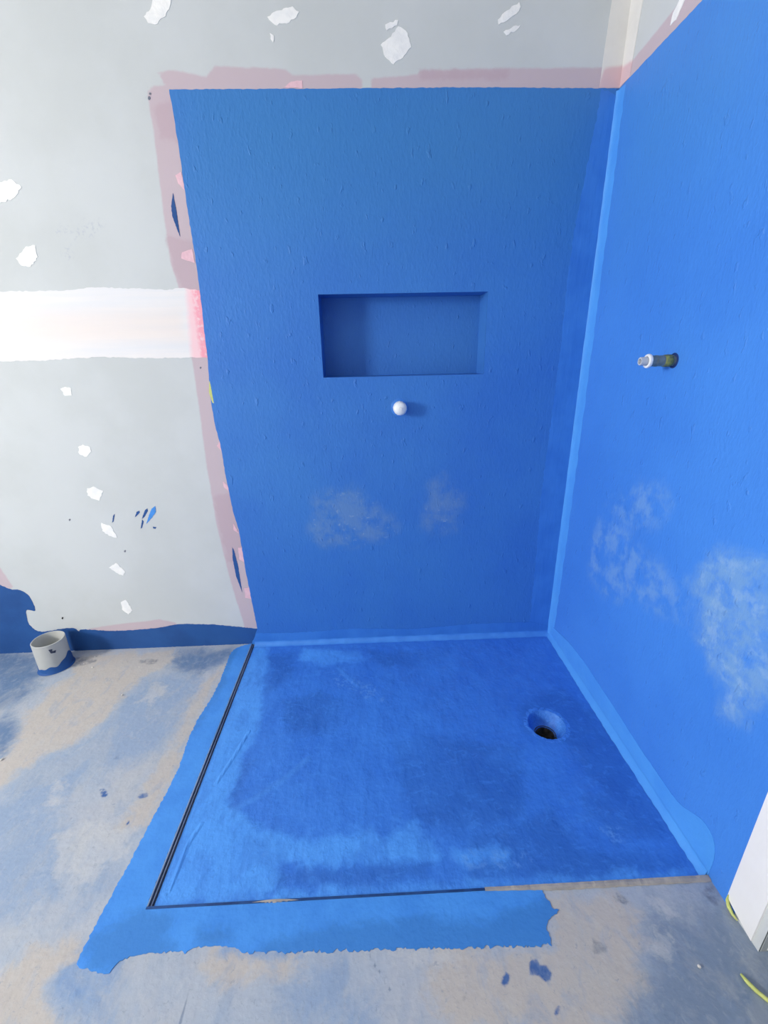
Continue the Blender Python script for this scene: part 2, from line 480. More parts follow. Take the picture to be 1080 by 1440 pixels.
for i, q in enumerate(strokes):
    film('paint_stroke', 'B', q, 0.0010, BLUE_DARK if i != 2 else BLUE_EDGE, wall_back, 0.003, 0.0006, 80+i)
for i, (x, y, r) in enumerate([(88, 869, 1.2), (210, 138, 2.2), (211, 132, 1.4), (282, 517, 1.2), (176, 775, 1.2), (98, 731, 1.2)]):
    film('paint_speck', 'B', ell(x, y, r, r*1.2, 0.4, 8), 0.0010, DARKHOLE if i == 0 else GREYM, wall_back, 0.01, 0, 90+i)
film('tape_scrap', 'B', z3([(884, 165), (893, 205), (903, 262), (896, 258), (882, 215)], 0, 480), 0.0013, YELLOW, wall_back, 0.004, 0.0005, 95)

# corner compound above the membrane (back-wall side)
film('corner_compound', 'B', None, 0.0012, CREAM, wall_back, 0.02, 0.0008, 96, cell=0.012,
     uv_poly=[(-0.058, H+0.001), (0, H+0.001), (0, RH), (-0.052, RH), (-0.052, 1.99)],
     layers={'pinkc': [[(838, 130), (850, 96), (878, 92), (905, 90), (900, 130)]]})
# second coat beside the corner, back-wall side, and along the floor
film('membrane_corner_band', 'B', None, 0.0018, BLUE_BAND, wall_back, 0.008, 0.0022, 97,
     uv_poly=[(0, H-0.02)] + [(0, 0.0)] + [Bp(*p) for p in [(744, 880), (752, 800), (760, 700), (775, 590), (788, 490), (797, 400), (806, 330), (822, 250), (834, 190), (846, 125)]])
film('membrane_floor_band', 'B', None, 0.0024, BLUE_BAND, wall_back, 0.008, 0.0018, 98,
     uv_poly=[(0, -0.002), (-W-0.002, -0.002)] + [Bp(*p) for p in [(362, 890), (420, 889), (500, 883), (580, 884), (660, 877), (745, 874)]] + [(0, 0.03)])

# ------------------------------------------------------------------ right wall (doorway beside the camera)
DY0, DY1, DZ = -1.90, -1.045, 2.06
us = lines([RY0-TH, DY0, DY1, 0.0], 0.01, 0.12, DY1, 0.0)
vs = lines([-0.10, 0.0, DZ, RH], 0.01, 0.12, 0.0, DZ)
V, F = grid_sheet(us, vs, lambda u, v: DY0 < u < DY1 and v < DZ)
F = [tuple(reversed(f)) for f in F]
toR = lambda q: [Rp(*p) for p in q]
zz = np.zeros(len(V))-0.4
prim = [[(-0.04, H-0.03), (-0.04, H+0.035), (-0.15, H+0.04), (-0.30, H+0.055), (-0.97, H+0.05), (-0.97, H-0.03)]]
wall_right = struct(new_obj('wall_right', [Rm(u, v, 0) for u, v in V], F, BOARD,
                            attrs={'pink': union(V, prim), 'pink2': zz, 'scuff': zz}))
bm_obj('wall_core', lambda bm: (box(bm, 0.004, TH, DY1, -0.001, -0.1, RH), box(bm, 0.004, TH, RY0, DY0, -0.1, RH), box(bm, 0.004, TH, DY0, DY1, DZ, RH)), BOARD_PLAIN, wall_right)
stC = z3([(370, 760), (440, 750), (480, 800), (560, 890), (640, 940), (690, 1040), (740, 1100), (740, 1170), (610, 1150), (520, 1080), (440, 1090), (390, 1080), (320, 980), (330, 880)], 720, 480)
stC2 = z3([(400, 700), (520, 600), (640, 600), (680, 680), (600, 780), (480, 780)], 720, 480)
stD = z3([(750, 1020), (870, 890), (1000, 930), (1090, 950), (1090, 1440), (1090, 1530), (960, 1600), (880, 1570), (900, 1480), (820, 1330), (780, 1250), (800, 1130)], 720, 480)
film('waterproof_membrane', 'R', None, 0.0012, BLUE_R, wall_right, 0.009, 0.0008, 111, cell=0.016,
     uv_poly=[(0, -0.004), (0, H), (-0.3, H+0.002), (-0.965, H), (-0.985, 1.2), (-0.985, -0.004)],
     layers={'stain': [stC, stC2], 'stain2': [stD], 'upper_light': [[(870, 120), (1000, 0), (1090, -60), (1090, 150), (960, 250), (870, 330)]]})
bandR = [(772, 872), (780, 884), (800, 902), (822, 930), (843, 962), (872, 1006), (901, 1052), (930, 1094), (955, 1130), (975, 1143), (990, 1153), (1002, 1172), (1007, 1190), (1005, 1212), (997, 1230)]
bR = [Rp(*p) for p in chaikin(bandR)]
bR = [(-0.0, bR[0][1])] + bR[1:-1] + [(-D+0.004, 0.0), (0, -0.002)]
film('membrane_floor_band', 'R', None, 0.0022, BLUE_LIGHT, wall_right, 0.010, 0.0012, 112, uv_poly=bR)
film('corner_compound', 'R', None, 0.0012, CREAM, wall_right, 0.02, 0.0008, 113, cell=0.012,
     uv_poly=[(0, H+0.001), (0, RH), (-0.068, RH), (-0.066, 1.95), (-0.05, H+0.001)],
     layers={'pinkc': [[(870, 125), (872, 95), (880, 92), (897, 80), (900, 130)]]})
film('filler_patch', 'R', [(958, -4), (965, -4), (951, 28), (943, 36), (947, 18)], 0.0012, FILLER, wall_right, 0.006, 0.001, 114)

# bright sealed fillet in the vertical corner and along the floor joints
def fillet(name, pts_fn, n, mat, parent):
    V, F = [], []
    for i in range(n+1):
        V += pts_fn(i/n, i)
    k = len(V)//(n+1)
    for i in range(n):
        for j in range(k-1):
            F.append((i*k+j, i*k+j+1, (i+1)*k+j+1, (i+1)*k+j))
    o = new_obj(name, V, F, mat, parent, smooth=True)
    bm = bmesh.new(); bm.from_mesh(o.data); bmesh.ops.recalc_face_normals(bm, faces=bm.faces); bm.to_mesh(o.data); bm.free()
    return o
rv = random.Random(8)
def fv(t, i):
    a = 0.009+0.001*rv.random(); b = 0.030+0.006*rv.random()+0.010*math.sin(3*t+0.5)
    z = -0.002+(H-0.004)*t
    return [(-a, -0.0015, z), (-a*0.45, -b*0.22, z), (-0.0035, -b*0.7, z), (-0.0013, -b*1.15, z)]
fillet('corner_fillet', fv, 90, BLUE_LIGHT, wall_right)  # paler blue paints in the corner's sheen and its turn to the light

# ------------------------------------------------------------------ floor
FCOL_LAYERS = [
    ('dkblue', (84, 118, 160), 0.04, 0.09, 9, 0.85, I1),
    ('wash', (142, 164, 194), 0.035, 0.10, 10, 0.8, I1),
    ('slate', (116, 136, 162), 0.05, 0.09, 9, 0.85, I1),
    ('bluewash', (124, 156, 198), 0.012, 0.04, 16, 0.75, I1),
    ('beige', (195, 186, 177), 0.02, 0.08, 13, 0.85, I1),
    ('pale', (198, 199, 200), 0.012, 0.05, 26, 0.6, I1),
    ('streak', (98, 126, 164), 0.004, 0.008, 90, 0.55, I1, 60, .4, .6),
    ('spot', (48, 94, 158), 0.0025, 0.003, 160, 0.95, I1),
    ('grime', (92, 98, 112), 0.004, 0.008, 120, 0.6, I1, 50, .35, .6),
    ('seam', (120, 134, 156), 0.0012, 0.0012, 60, 0.75, I1)]
FLOORM = make_mat('cement_floor', (172, 182, 196), (180, 185, 194), 5, 0.75, 0.3, layers=FCOL_LAYERS, mottle=[(7, (1, 0.7, 1), 0.48, 0.64, (188, 188, 186), 0.3), (20, (1, 0.6, 1), 0.5, 0.68, (140, 160, 188), 0.35), (45, (1, 0.75, 1), 0.5, 0.68, (200, 202, 204), 0.2), (130, I1, 0.58, 0.68, (136, 146, 164), 0.45)],
    bump=[(90, I1, 0.0003, 0.35, 0.75), (14, I1, 0.0010, 0.3, 0.7)])
us = lines([RX0, -2.32, -W, 0.0, TH+0.4], 0.009, 0.1, -2.32, 0.0)
vs = lines([RY0, -1.2, -D, 0.0], 0.009, 0.1, -1.2, 0.0)
V, F = grid_sheet(us, vs, lambda u, v: u > -W and u < 0 and v > -D)
z7 = lambda q: z3(q, 0, 840)
zb = lambda q: [(720+x/3, 1080+y/3) for x, y in q]
zl = lambda q: [(x*0.3889, 1100+y*0.3889) for x, y in q]
zm = lambda q: [(400+x*0.3704, 1160+y*0.3704) for x, y in q]
floor_px = {
 'dkblue': [[(-150, 900), (0, 915), (48, 925), (62, 945), (40, 975), (0, 1000), (-150, 1050)], [(-150, 1030), (0, 1010), (28, 1020), (20, 1050), (0, 1062), (-150, 1150)],
            z7([(740, 225), (980, 215), (960, 280), (840, 330), (720, 300)]), [(1034, 1372), (1050, 1380), (1120, 1450), (1085, 1450), (1045, 1405)]],
 'wash': [z7([(590, 345), (720, 310), (840, 360), (800, 500), (680, 640), (500, 700), (330, 800), (150, 900), (0, 980), (0, 830), (180, 660), (360, 600), (480, 470)]),
          [(-100, 1130), (60, 1110), (110, 1180), (90, 1260), (30, 1290), (-100, 1300)], [(60, 1400), (80, 1370), (110, 1350), (160, 1380), (180, 1440), (60, 1450)],
          [(400, 1390), (470, 1350), (520, 1390), (520, 1450), (400, 1450)], [(120, 1190), (170, 1195), (150, 1250), (110, 1280)]],
 'bluewash': [[(98, 1338), (175, 1342), (160, 1385), (110, 1410), (70, 1400), (80, 1370)], [(300, 1330), (420, 1332), (420, 1350), (310, 1350)]],
 'slate': [[(905, 1290), (960, 1275), (1010, 1260), (1060, 1330), (1200, 1345), (1200, 1480), (900, 1480), (880, 1420), (905, 1350)], [(985, 1240), (1003, 1240), (1040, 1310), (1000, 1300)]],
 'beige': [z7([(330, 245), (460, 235), (720, 225), (745, 250), (690, 300), (590, 345), (520, 430), (400, 540), (330, 620), (190, 660), (60, 745), (0, 800), (-200, 900), (-200, 760), (0, 700), (90, 590), (110, 490), (200, 400), (300, 330)]),
           z7([(950, 290), (900, 370), (840, 440), (810, 560), (760, 700), (680, 850), (640, 960), (520, 960), (560, 860), (650, 740), (740, 600), (800, 440)]),
           [(-60, 1400), (40, 1345), (105, 1318), (108, 1350), (85, 1365), (60, 1400), (80, 1450), (-60, 1460)],
           [(300, 1338), (420, 1343), (420, 1360), (330, 1380), (290, 1360)], [(620, 1335), (778, 1335), (775, 1265), (860, 1262), (905, 1290), (895, 1360), (870, 1450), (640, 1450), (600, 1390)]],
 'pale': [zl([(200, 200), (330, 140), (480, 180), (470, 260), (380, 290), (330, 360), (200, 330)]), ell(600, 1345, 45, 10), ell(80, 1118, 10, 16, 0.4), ell(930, 1275, 18, 8, .5), ell(930, 1330, 12, 20, 0.5), ell(215, 975, 20, 10, -.5)],
 'streak': [zl(q) for q in [[(90, 318), (105, 322), (80, 342), (72, 336)], [(150, 318), (160, 325), (140, 335)], [(150, 415), (140, 432), (112, 446), (108, 440)], [(243, 360), (235, 380), (212, 392), (225, 372)]]] + [z7(q) for q in [[(720, 260), (770, 275), (765, 285), (725, 280)], [(820, 320), (880, 305), (850, 330)], [(480, 680), (510, 650), (495, 700)], [(440, 330), (470, 345), (450, 360)]]],
 'spot': [ell(146, 1117, 5, 5), ell(144, 1112, 4, 3), ell(201, 1119, 7, 4, -.3), ell(179, 1157, 2.5, 4, .3), ell(159, 1130, 3, 2),
          zm([(932, 515), (960, 508), (968, 535), (990, 530), (1015, 560), (1010, 590), (990, 598), (965, 570), (928, 570)]), zm([(845, 556), (858, 570), (855, 595), (835, 615), (822, 605), (830, 575)]),
          zm([(1030, 685), (1048, 690), (1045, 720), (1025, 725)]), zm([(832, 735), (845, 730), (850, 756), (832, 756)]), ell(705, 1418, 1.8, 2), ell(533, 1425, 2.5, 4)],
 'grime': [zb(q) for q in [[(335, 740), (365, 705), (385, 740), (405, 760), (395, 780), (350, 785)], [(530, 875), (545, 870), (552, 895), (538, 905)], [(420, 530), (445, 530), (490, 550), (480, 575), (440, 560)], [(800, 520), (850, 490), (880, 560), (860, 580), (810, 545)],
                                  [(545, 805), (552, 805), (600, 885), (595, 890)], [(355, 935), (368, 945), (362, 960)]]] + [ell(654, 1402, 6, 2, -.7), ell(92, 932, 40, 8, -.1), ell(60, 956, 2, 2), ell(11, 1001, 2, 3), ell(210, 930, 14, 4)]}
toF = lambda q: [Fp(*p) for p in q]
attrs = {k: union(V, [toF(q) for q in qs]) for k, qs in floor_px.items()}
seams = [[(279, 1330), (268, 1375), (253, 1441)], [(518, 1341), (535, 1370), (552, 1397)]]
sd = np.min([linedist(V, toF(s)) for s in seams], axis=0)
attrs['seam'] = np.clip(0.0026-sd, -0.4, 0.4)
floor = struct(new_obj('floor', [Fm(u, v, 0) for u, v in V], F, FLOORM, attrs=attrs))
bm_obj('slab', lambda bm: (box(bm, RX0-TH, 0.6, RY0-TH, -D, -0.16, -0.003), box(bm, RX0-TH, -W, -D, 0, -0.16, -0.003), box(bm, -W, 0.0, -D, 0, -0.16, -0.13)), BOARD_PLAIN, floor)
# blue brushed border outside the trims
border = [(355, 905), (335, 910), (325, 917), (318, 935), (310, 957), (296, 985), (277, 1013), (263, 1045), (253, 1077), (242, 1100), (230, 1123), (210, 1160), (190, 1200), (165, 1245), (144, 1283), (124, 1322), (109, 1349), (110, 1362), (130, 1364), (152, 1372), (160, 1360), (171, 1349), (190, 1344), (210, 1341), (257, 1337), (260, 1343), (264, 1337), (280, 1331), (305, 1331), (334, 1333), (340, 1340)]
border = chaikin(border, 1)
rb = random.Random(21)
x = 348
while x < 770:
    y = 1341-(x-348)*0.027 if x < 640 else 1333-0.02*(x-640)
    border += [(x, y+rb.uniform(-3.5, 2.5)), (x+rb.uniform(1, 3), y+rb.uniform(-2, 3)-3*(rb.random() < .25))]
    x += rb.uniform(4, 9)
border += [(776, 1331), (772, 1316), (768, 1305), (771, 1294), (780, 1286), (786, 1280), (776, 1277), (773, 1268), (766, 1262)]
pb = [Fp(*p) for p in border] + [(Fp(766, 1262)[0], -D), (-W, -D), (-W, -0.002)]
film('membrane_border', 'F', None, 0.0014, BLUE_EDGE, floor, 0.004, 0.0022, 31, uv_poly=pb, cell=0.012,
     layers={'dull': [[(430, 1305), (560, 1292), (700, 1292), (760, 1262), (790, 1262), (790, 1345), (340, 1350), (380, 1325)], ell(300, 1318, 22, 12), ell(190, 1330, 60, 26), zl([(330, 560), (470, 480), (520, 460), (640, 470), (560, 640), (300, 700)]),
                      [(335, 912), (322, 917), (300, 975), (270, 1030), (288, 1010), (312, 968)]]})

# ------------------------------------------------------------------ recessed shower floor
DC = np.array([-0.190, -0.462]); DR = 0.060
Z0, Z1 = -0.005, -0.015
def shz(u, v):
    r = np.hypot(u-DC[0], v-DC[1])
    return Z0+(Z1-Z0)*np.clip(1-r/0.75, 0, 1)**1.3
us = lines([-W+0.013, DC[0]-DR, DC[0]+DR, -0.0005], 0.0075, 0.0075, -9, 9)
vs = lines([-D+0.004, DC[1]-DR, DC[1]+DR, -0.0005], 0.0075, 0.0075, -9, 9)
V, F = grid_sheet(us, vs, lambda u, v: math.hypot(u-DC[0], v-DC[1]) < DR+0.002)
zs = lambda q: z3(q, 300, 860)
zd = lambda q: [(660+x*0.3889, 860+y*0.3889) for x, y in q]
sh_px = {
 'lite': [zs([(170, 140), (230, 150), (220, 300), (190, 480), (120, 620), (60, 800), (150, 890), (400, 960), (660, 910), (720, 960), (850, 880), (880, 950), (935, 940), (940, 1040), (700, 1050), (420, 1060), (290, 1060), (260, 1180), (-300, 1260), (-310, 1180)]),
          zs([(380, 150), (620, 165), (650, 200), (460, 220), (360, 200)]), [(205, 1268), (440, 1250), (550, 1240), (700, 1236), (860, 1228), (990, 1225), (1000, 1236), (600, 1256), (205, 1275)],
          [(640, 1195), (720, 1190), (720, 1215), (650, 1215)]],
 'soft_pale': [ell(560, 1015, 80, 36, 0.2), [(560, 915), (640, 910), (660, 945), (600, 960)], ell(480, 1130, 60, 26), ell(760, 1060, 50, 20)],  # diffuse paler areas of the coat
 'dark': [zs([(300, 380), (450, 330), (560, 400), (480, 510), (320, 500)]), zs([(230, 180), (340, 170), (330, 280), (220, 330)]), zs([(770, 540), (900, 510), (1300, 560), (1320, 850), (1080, 930), (900, 920), (830, 800), (780, 680)]), zs([(660, 160), (850, 170), (1000, 150), (1000, 180), (820, 230), (670, 210)]),
          zs([(60, 780), (130, 620), (160, 630), (100, 800), (70, 820)]), zs([(140, 960), (260, 960), (250, 1000), (160, 1000)]), zs([(160, 1130), (300, 1090), (520, 1080), (750, 1060), (900, 1050), (880, 1110), (650, 1140), (400, 1150), (180, 1160)]),
          zd([(180, 330), (330, 260), (500, 400), (620, 620), (740, 800), (560, 760), (360, 480), (200, 420)]), zd([(0, 800), (300, 700), (420, 860), (760, 880), (780, 930), (300, 960), (0, 960)]), [(820, 1120), (880, 1080), (900, 1110), (930, 1170), (860, 1180)]],
 'scuffs': [zl([(900, 245), (960, 240), (965, 262), (905, 262)]), ell(505, 965, 40, 12, .4), ell(700, 1205, 60, 14), ell(860, 1170, 24, 14)]}
attrs = {k: union(V, [toF(q) for q in qs]) for k, qs in sh_px.items()}
r1 = [zs([(80, 830), (180, 780), (300, 700), (400, 615)]), zs([(530, 235), (610, 310)])]
r2 = [zl([(728, 145), (680, 215), (650, 290), (610, 385)]), zs([(150, 500), (90, 600), (10, 720)])]
attrs['ridge_a'] = np.min([linedist(V, toF(s)) for s in r1], axis=0)
attrs['ridge_b'] = np.min([linedist(V, toF(s)) for s in r2], axis=0)
attrs['stroke'] = np.clip(0.008-attrs['ridge_a'], -.4, .4)
SHOWERM = make_mat('membrane_shower_floor', (58, 122, 216), (64, 130, 222), 7, 0.5, 0.35, mottle=[(5, I1, 0.45, 0.6, (70, 138, 228), 0.25), (14, (1, 0.5, 1), 0.48, 0.62, (54, 112, 202), 0.3), (45, (0.6, 1, 1), 0.52, 0.66, (76, 146, 232), 0.4), (110, I1, 0.56, 0.68, (54, 108, 190), 0.3)],
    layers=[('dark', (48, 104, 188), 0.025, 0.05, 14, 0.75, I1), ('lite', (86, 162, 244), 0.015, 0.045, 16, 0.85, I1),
            ('soft_pale', (68, 136, 226), 0.05, 0.06, 12, 0.5, I1), ('stroke', (82, 152, 232), 0.008, 0.003, 50, 0.5, I1), ('scuffs', (110, 165, 230), 0.006, 0.01, 60, 0.5, I1, 70, .5, .6)],
    bump=[(110, I1, 0.0003, 0.35, 0.75), (45, (1, 0.5, 1), 0.0006, 0.35, 0.7), (12, I1, 0.0015, 0.3, 0.7)], ridge=[('ridge_a', 0.012, 0.0008), ('ridge_b', 0.008, 0.0022)])
shower = struct(new_obj('shower_floor', [(u, v, float(shz(u, v))) for u, v in V], F, SHOWERM, smooth=True, attrs=attrs))
# soft coves where the shower floor meets the walls
def cove_back(t, i):
    x = -W+0.014+(W-0.014)*t; a = 0.006+0.003*rv.random()
    return [(x, -0.0028, 0.004+a), (x, -a*0.5, 0.0), (x, -0.012-a, float(shz(x, -0.02))+0.0006)]
def cove_right(t, i):
    y = -(D-0.006)*t; a = 0.006+0.003*rv.random()
    return [(-0.0028, y, 0.004+a), (-a*0.6, y, 0.0), (-0.008-a, y, float(shz(-0.014, y))+0.0006)]
fillet('floor_cove', cove_back, 80, BLUE_COVE, shower)
fillet('floor_cove', cove_right, 70, BLUE_LIGHT, shower)

# ------------------------------------------------------------------ water-stop angles
METAL = make_mat('dark_metal', (150, 164, 186), (110, 130, 160), 40, 0.35, 0.5, stretch=(1, 0.1, 1)); METAL.node_tree.nodes['Principled BSDF'].inputs['Metallic'].default_value = 0.1
MET2 = make_mat('painted_metal', (26, 58, 108), (38, 78, 136), 30, 0.5, 0.4)
CEMENT = make_mat('cement_ridge', (182, 174, 166), (158, 154, 152), 25, 0.85, 0.2, bump=[(120, I1, 0.0004, 0.3, 0.7)], layers=())
t1 = struct(bm_obj('trim_1', lambda bm: (box(bm, -W+0.0002, -W+0.0028, -D, -0.004, -0.015, 0.0022), box(bm, -W+0.0028, -W+0.0135, -D, -0.004, -0.015, -0.012)), METAL))
bm_obj('angle_highlight_bar', lambda bm: box(bm, -W+0.0062, -W+0.0086, -D+0.002, -0.006, -0.012, -0.0025), METAL, t1)  # bar for the angle's round edge, raised to show as a highlight
t2 = struct(bm_obj('trim_2', lambda bm: (box(bm, -W, -0.001, -D-0.0022, -D+0.0026, -0.018, 0.0026), box(bm, -W+0.01, -0.001, -D+0.0026, -D+0.006, -0.018, -0.0105)), MET2))
def ridge(bm):
    rnd = random.Random(5); n = 70; x0, x1 = Fp(684, 1262)[0], -0.002; rows = []
    for i in range(n+1):
        t = i/n; x = x0+(x1-x0)*t; w = (0.003+0.006*min(1, t*3))*(1+0.15*(rnd.random()-.5)); h = 0.0035+0.0012*rnd.random()
        rows.append([bm.verts.new((x, -D-w, 0.0008)), bm.verts.new((x, -D-w*0.8, h*0.7)), bm.verts.new((x, -D-0.002, h)), bm.verts.new((x, -D+0.0032, h*0.9)), bm.verts.new((x, -D+0.0034, -0.008))])
    for a, b in zip(rows[:-1], rows[1:]):
        for j in range(4): bm.faces.new((a[j], a[j+1], b[j+1], b[j]))
r_ = bm_obj('mortar_ridge', ridge, CEMENT, t2); r_['label'] = 'bare beige mortar along the metal edge'
def patch(bm):
    rnd = random.Random(6); n = 24; x0, x1 = Fp(355, 1270)[0], Fp(420, 1266)[0]; rows = []
    for i in range(n+1):
        t = i/n; x = x0+(x1-x0)*t; w = 0.0010+0.003*math.sin(math.pi*t)*rnd.random()
        rows.append([bm.verts.new((x, -D-w, 0.0016)), bm.verts.new((x, -D-w*.5, 0.0032)), bm.verts.new((x, -D-0.001+0.0038*math.sin(math.pi*t), 0.0034)), bm.verts.new((x, -D+0.0029, -0.004))])
    for a, b in zip(rows[:-1], rows[1:]):
        for j in range(3): bm.faces.new((a[j], a[j+1], b[j+1], b[j]))
bm_obj('mortar_smear', patch, CEMENT, t2)

# ------------------------------------------------------------------ floor drain
zr = float(shz(DC[0]+DR, DC[1]))
drain = tag(empty('floor_drain', (DC[0], DC[1], zr)), 'round floor drain hole lined with blue membrane in shower floor', 'drain')
rj = random.Random(2); jt = [rj.uniform(-1, 1) for _ in range(400)]
def jit(k, a, r, h):
    i = int(a*8+k*17) % 400
    return (r*(1+0.02*jt[i]), h+0.0012*jt[(i*3) % 400]*(k > 0)+0.004*jt[(i*5+k) % 400]*(k in (4, 5) and abs(a-0.9) < 1.1))
f1 = lathe('funnel', [(DR+0.012, 0.0001), (DR+0.006, 0.0009), (DR-0.002, 0.0004), (DR-0.005, -0.005), (DR-0.009, -0.014), (DR-0.013, -0.026), (DR-0.017, -0.036), (DR-0.024, -0.042), (0.030, -0.044)],
           make_mat('membrane_drain', (60, 124, 216), (74, 142, 230), 40, 0.42, 0.4, bump=[(160, I1, 0.001, 0.35, 0.7)]), drain, n=48, jitter=jit)
f2 = lathe('waste_pipe', [(0.031, -0.041), (0.034, -0.041), (0.034, -0.046), (0.029, -0.046), (0.029, -0.09), (0.001, -0.09)], make_mat('pipe_grey_inside', (96, 92, 82), (50, 48, 40), 60, 0.6, 0.3), drain, n=36)
def debr(bm):
    rnd = random.Random(9)
    for k in range(7):
        a = -1.6+rnd.uniform(-1.2, 1.2); r = 0.032+rnd.uniform(0, 0.012); s = rnd.uniform(0.003, 0.007)
        bmesh.ops.create_icosphere(bm, subdivisions=1, radius=s, matrix=Matrix.Translation((r*math.cos(a), r*math.sin(a), -0.041)) @ Matrix.Diagonal((1.3, 0.8, 0.6, 1)))
bm_obj('dried_mud', debr, make_mat('dried_mud', (92, 82, 52), (44, 42, 40), 80, 0.9, 0.1), drain)

# ------------------------------------------------------------------ PVC pipe upstand by the back wall
PVC = make_mat('grey_pvc', (190, 191, 189), (184, 186, 185), 12, 0.5, 0.4)
px_, py_, ph, pr = -1.975, -0.088, 0.122, 0.054
pipe = tag(empty('pipe_stub', (px_, py_, 0)), 'short upright pale grey plastic pipe with blue coated foot by back wall', 'pipe')
lathe('pipe_body', [(pr-0.004, 0.0), (pr, 0.0), (pr, ph-0.001), (pr-0.001, ph), (pr-0.0035, ph), (pr-0.004, ph-0.001)], PVC, pipe, n=64, closed=True)
def jit2(k, a, r, h):
    if k == 0: return (r*(1+0.03*math.sin(3*a+1)), h)
    w = 0.005*math.sin(4*a+0.6)+0.003*math.sin(9*a)+0.030*max(0, math.cos(a-0.05))**3
    return (r, h+w if k in (2, 3) else h)
lathe('membrane_collar', [(pr+0.007, 0.0012), (pr+0.003, 0.006), (pr+0.0016, 0.022), (pr+0.0002, 0.0225)], BLUE_DARK, pipe, n=72, jitter=jit2)
def smear(bm):
    pts = [(-1.02, 0.106), (-0.80, 0.104), (-0.86, 0.092), (-0.62, 0.094), (-0.70, 0.084), (-0.95, 0.088)]
    vs_ = [bm.verts.new(((pr+0.0006)*math.cos(a), (pr+0.0006)*math.sin(a), z)) for a, z in pts]
    c = bm.verts.new(((pr+0.0012)*math.cos(-0.84), (pr+0.0012)*math.sin(-0.84), 0.095))
    for i in range(len(vs_)): bm.faces.new((vs_[i], vs_[(i+1) % len(vs_)], c))
bm_obj('paint_smudge', smear, make_mat('dark_smudge', (62, 68, 92), None, rough=0.6), pipe)

# ------------------------------------------------------------------ capped outlet on the back wall
cp = hit(563, 575, 1, -0.045)
outlet = tag(empty('capped_outlet', (cp[0], 0, cp[2])), 'white round capped water outlet below the wall niche', 'pipe cap')
WHITE = make_mat('white_plastic', (236, 238, 240), None, rough=0.35, spec=0.5)
lathe('outlet_pipe', [(0.017, -0.01), (0.017, 0.03)], WHITE, outlet, 'Y', 32)
def capj(k, a, r, h):
    return (r*(1+0.02*(int(a*14/math.pi) % 2)) if k in (1, 2) else r, h)
lathe('cap', [(0.0165, 0.016), (0.0225, 0.017), (0.0225, 0.036), (0.0215, 0.041), (0.017, 0.046), (0.009, 0.0485), (0.006, 0.049), (0.0055, 0.0515), (0.0, 0.052)], WHITE, outlet, 'Y', 56, jitter=capj)
lathe('membrane_ring', [(0.030, 0.0012), (0.024, 0.003), (0.0185, 0.005), (0.0172, 0.007)], BLUE_BAND, outlet, 'Y', 40)

# ------------------------------------------------------------------ threaded pipe on the right wall
pw = hit(948, 507, 0)
ptip = hit(900, 507, 1, pw[1])
PL = -ptip[0]
tap = tag(empty('threaded_pipe', (0, pw[1], pw[2])), 'short grey metal pipe stub with white collar sticking out of the right wall', 'pipe')
ZINC = make_mat('olive_metal', (128, 134, 120), (150, 154, 146), 60, 0.4, 0.5); ZINC.node_tree.nodes['Principled BSDF'].inputs['Metallic'].default_value = 0.6
rr = 0.0125
prof = [(rr, -0.01)]
h = 0.0
lathe('pipe_body', [(rr, -0.01), (rr, PL*0.52), (rr+0.0006, PL*0.52), (rr+0.0006, PL*0.56), (rr, PL*0.56), (rr, PL*0.76)], ZINC, tap, 'X', 32)
lathe('collar', [(rr-0.001, PL*0.72), (rr+0.003, PL*0.725), (rr+0.004, PL*0.76), (rr+0.003, PL*0.80), (rr-0.002, PL*0.81)], WHITE, tap, 'X', 36)
lathe('nozzle', [(rr-0.003, PL*0.78), (rr-0.003, PL*0.97), (rr-0.0035, PL), (rr-0.0065, PL), (rr-0.0068, PL*0.9), (0, PL*0.9)], make_mat('grey_plastic', (190, 196, 206), None, rough=0.4), tap, 'X', 32)
lathe('sealing_tape', [(rr+0.0002, PL*0.10), (rr+0.0014, PL*0.12), (rr+0.0016, PL*0.22), (rr+0.0010, PL*0.32), (rr+0.0002, PL*0.33)], make_mat('olive_tape', (140, 148, 84), (92, 102, 84), 90, 0.6, 0.3), tap, 'X', 32)
lathe('pipe_shadow_ring', [(rr+0.0050, 0.0014), (rr+0.003, 0.0022), (rr, 0.0024)], make_mat('dark_blue_shadow', (24, 50, 110), None, rough=0.7), tap, 'X', 32)  # dark blue ring painted as the shadow where the pipe meets the wall

# ------------------------------------------------------------------ white door frame at the end of the right wall
JW = make_mat('white_gloss_timber', (244, 243, 242), (238, 236, 234), 4, 0.4, 0.4, bump=[(30, (1, 1, 0.1), 0.0004, 0.3, 0.7)])
door = struct(empty('door_1', (0, -1.0, 0)))
def prism(bm, prof, z0f, z1):
    a = [bm.verts.new((x, y+1.0, z0f(x, y))) for x, y in prof]; b = [bm.verts.new((x, y+1.0, z1)) for x, y in prof]
    n = len(prof)
    for i in range(n): bm.faces.new((a[i], a[(i+1) % n], b[(i+1) % n], b[i]))
    bm.faces.new(list(reversed(a))); bm.faces.new(b)
prof = [(-0.004, -0.964), (-0.004, -1.030), (0.016, -1.033), (0.016, -1.045), (0.024, -1.047), (0.060, -1.047), (0.060, -1.058), (0.096, -1.058), (0.096, -1.035), (0.118, -1.035), (0.118, -1.02), (0.002, -1.0), (0.002, -0.964)]
bm_obj('jamb', lambda bm: prism(bm, prof, lambda x, y: 0.0035+0.018*min(1, max(0, (y+1.034)/0.066)), DZ-0.012), JW, door)
bm_obj('jamb', lambda bm: prism(bm, [(x, -2.945-y) for x, y in reversed(prof)], lambda x, y: 0.0, DZ-0.012), JW, door)
bm_obj('head_jamb', lambda bm: box(bm, -0.004, 0.118, DY0+1.0-0.02, DY1+1.0+0.02, DZ-0.012, DZ+0.06), JW, door)
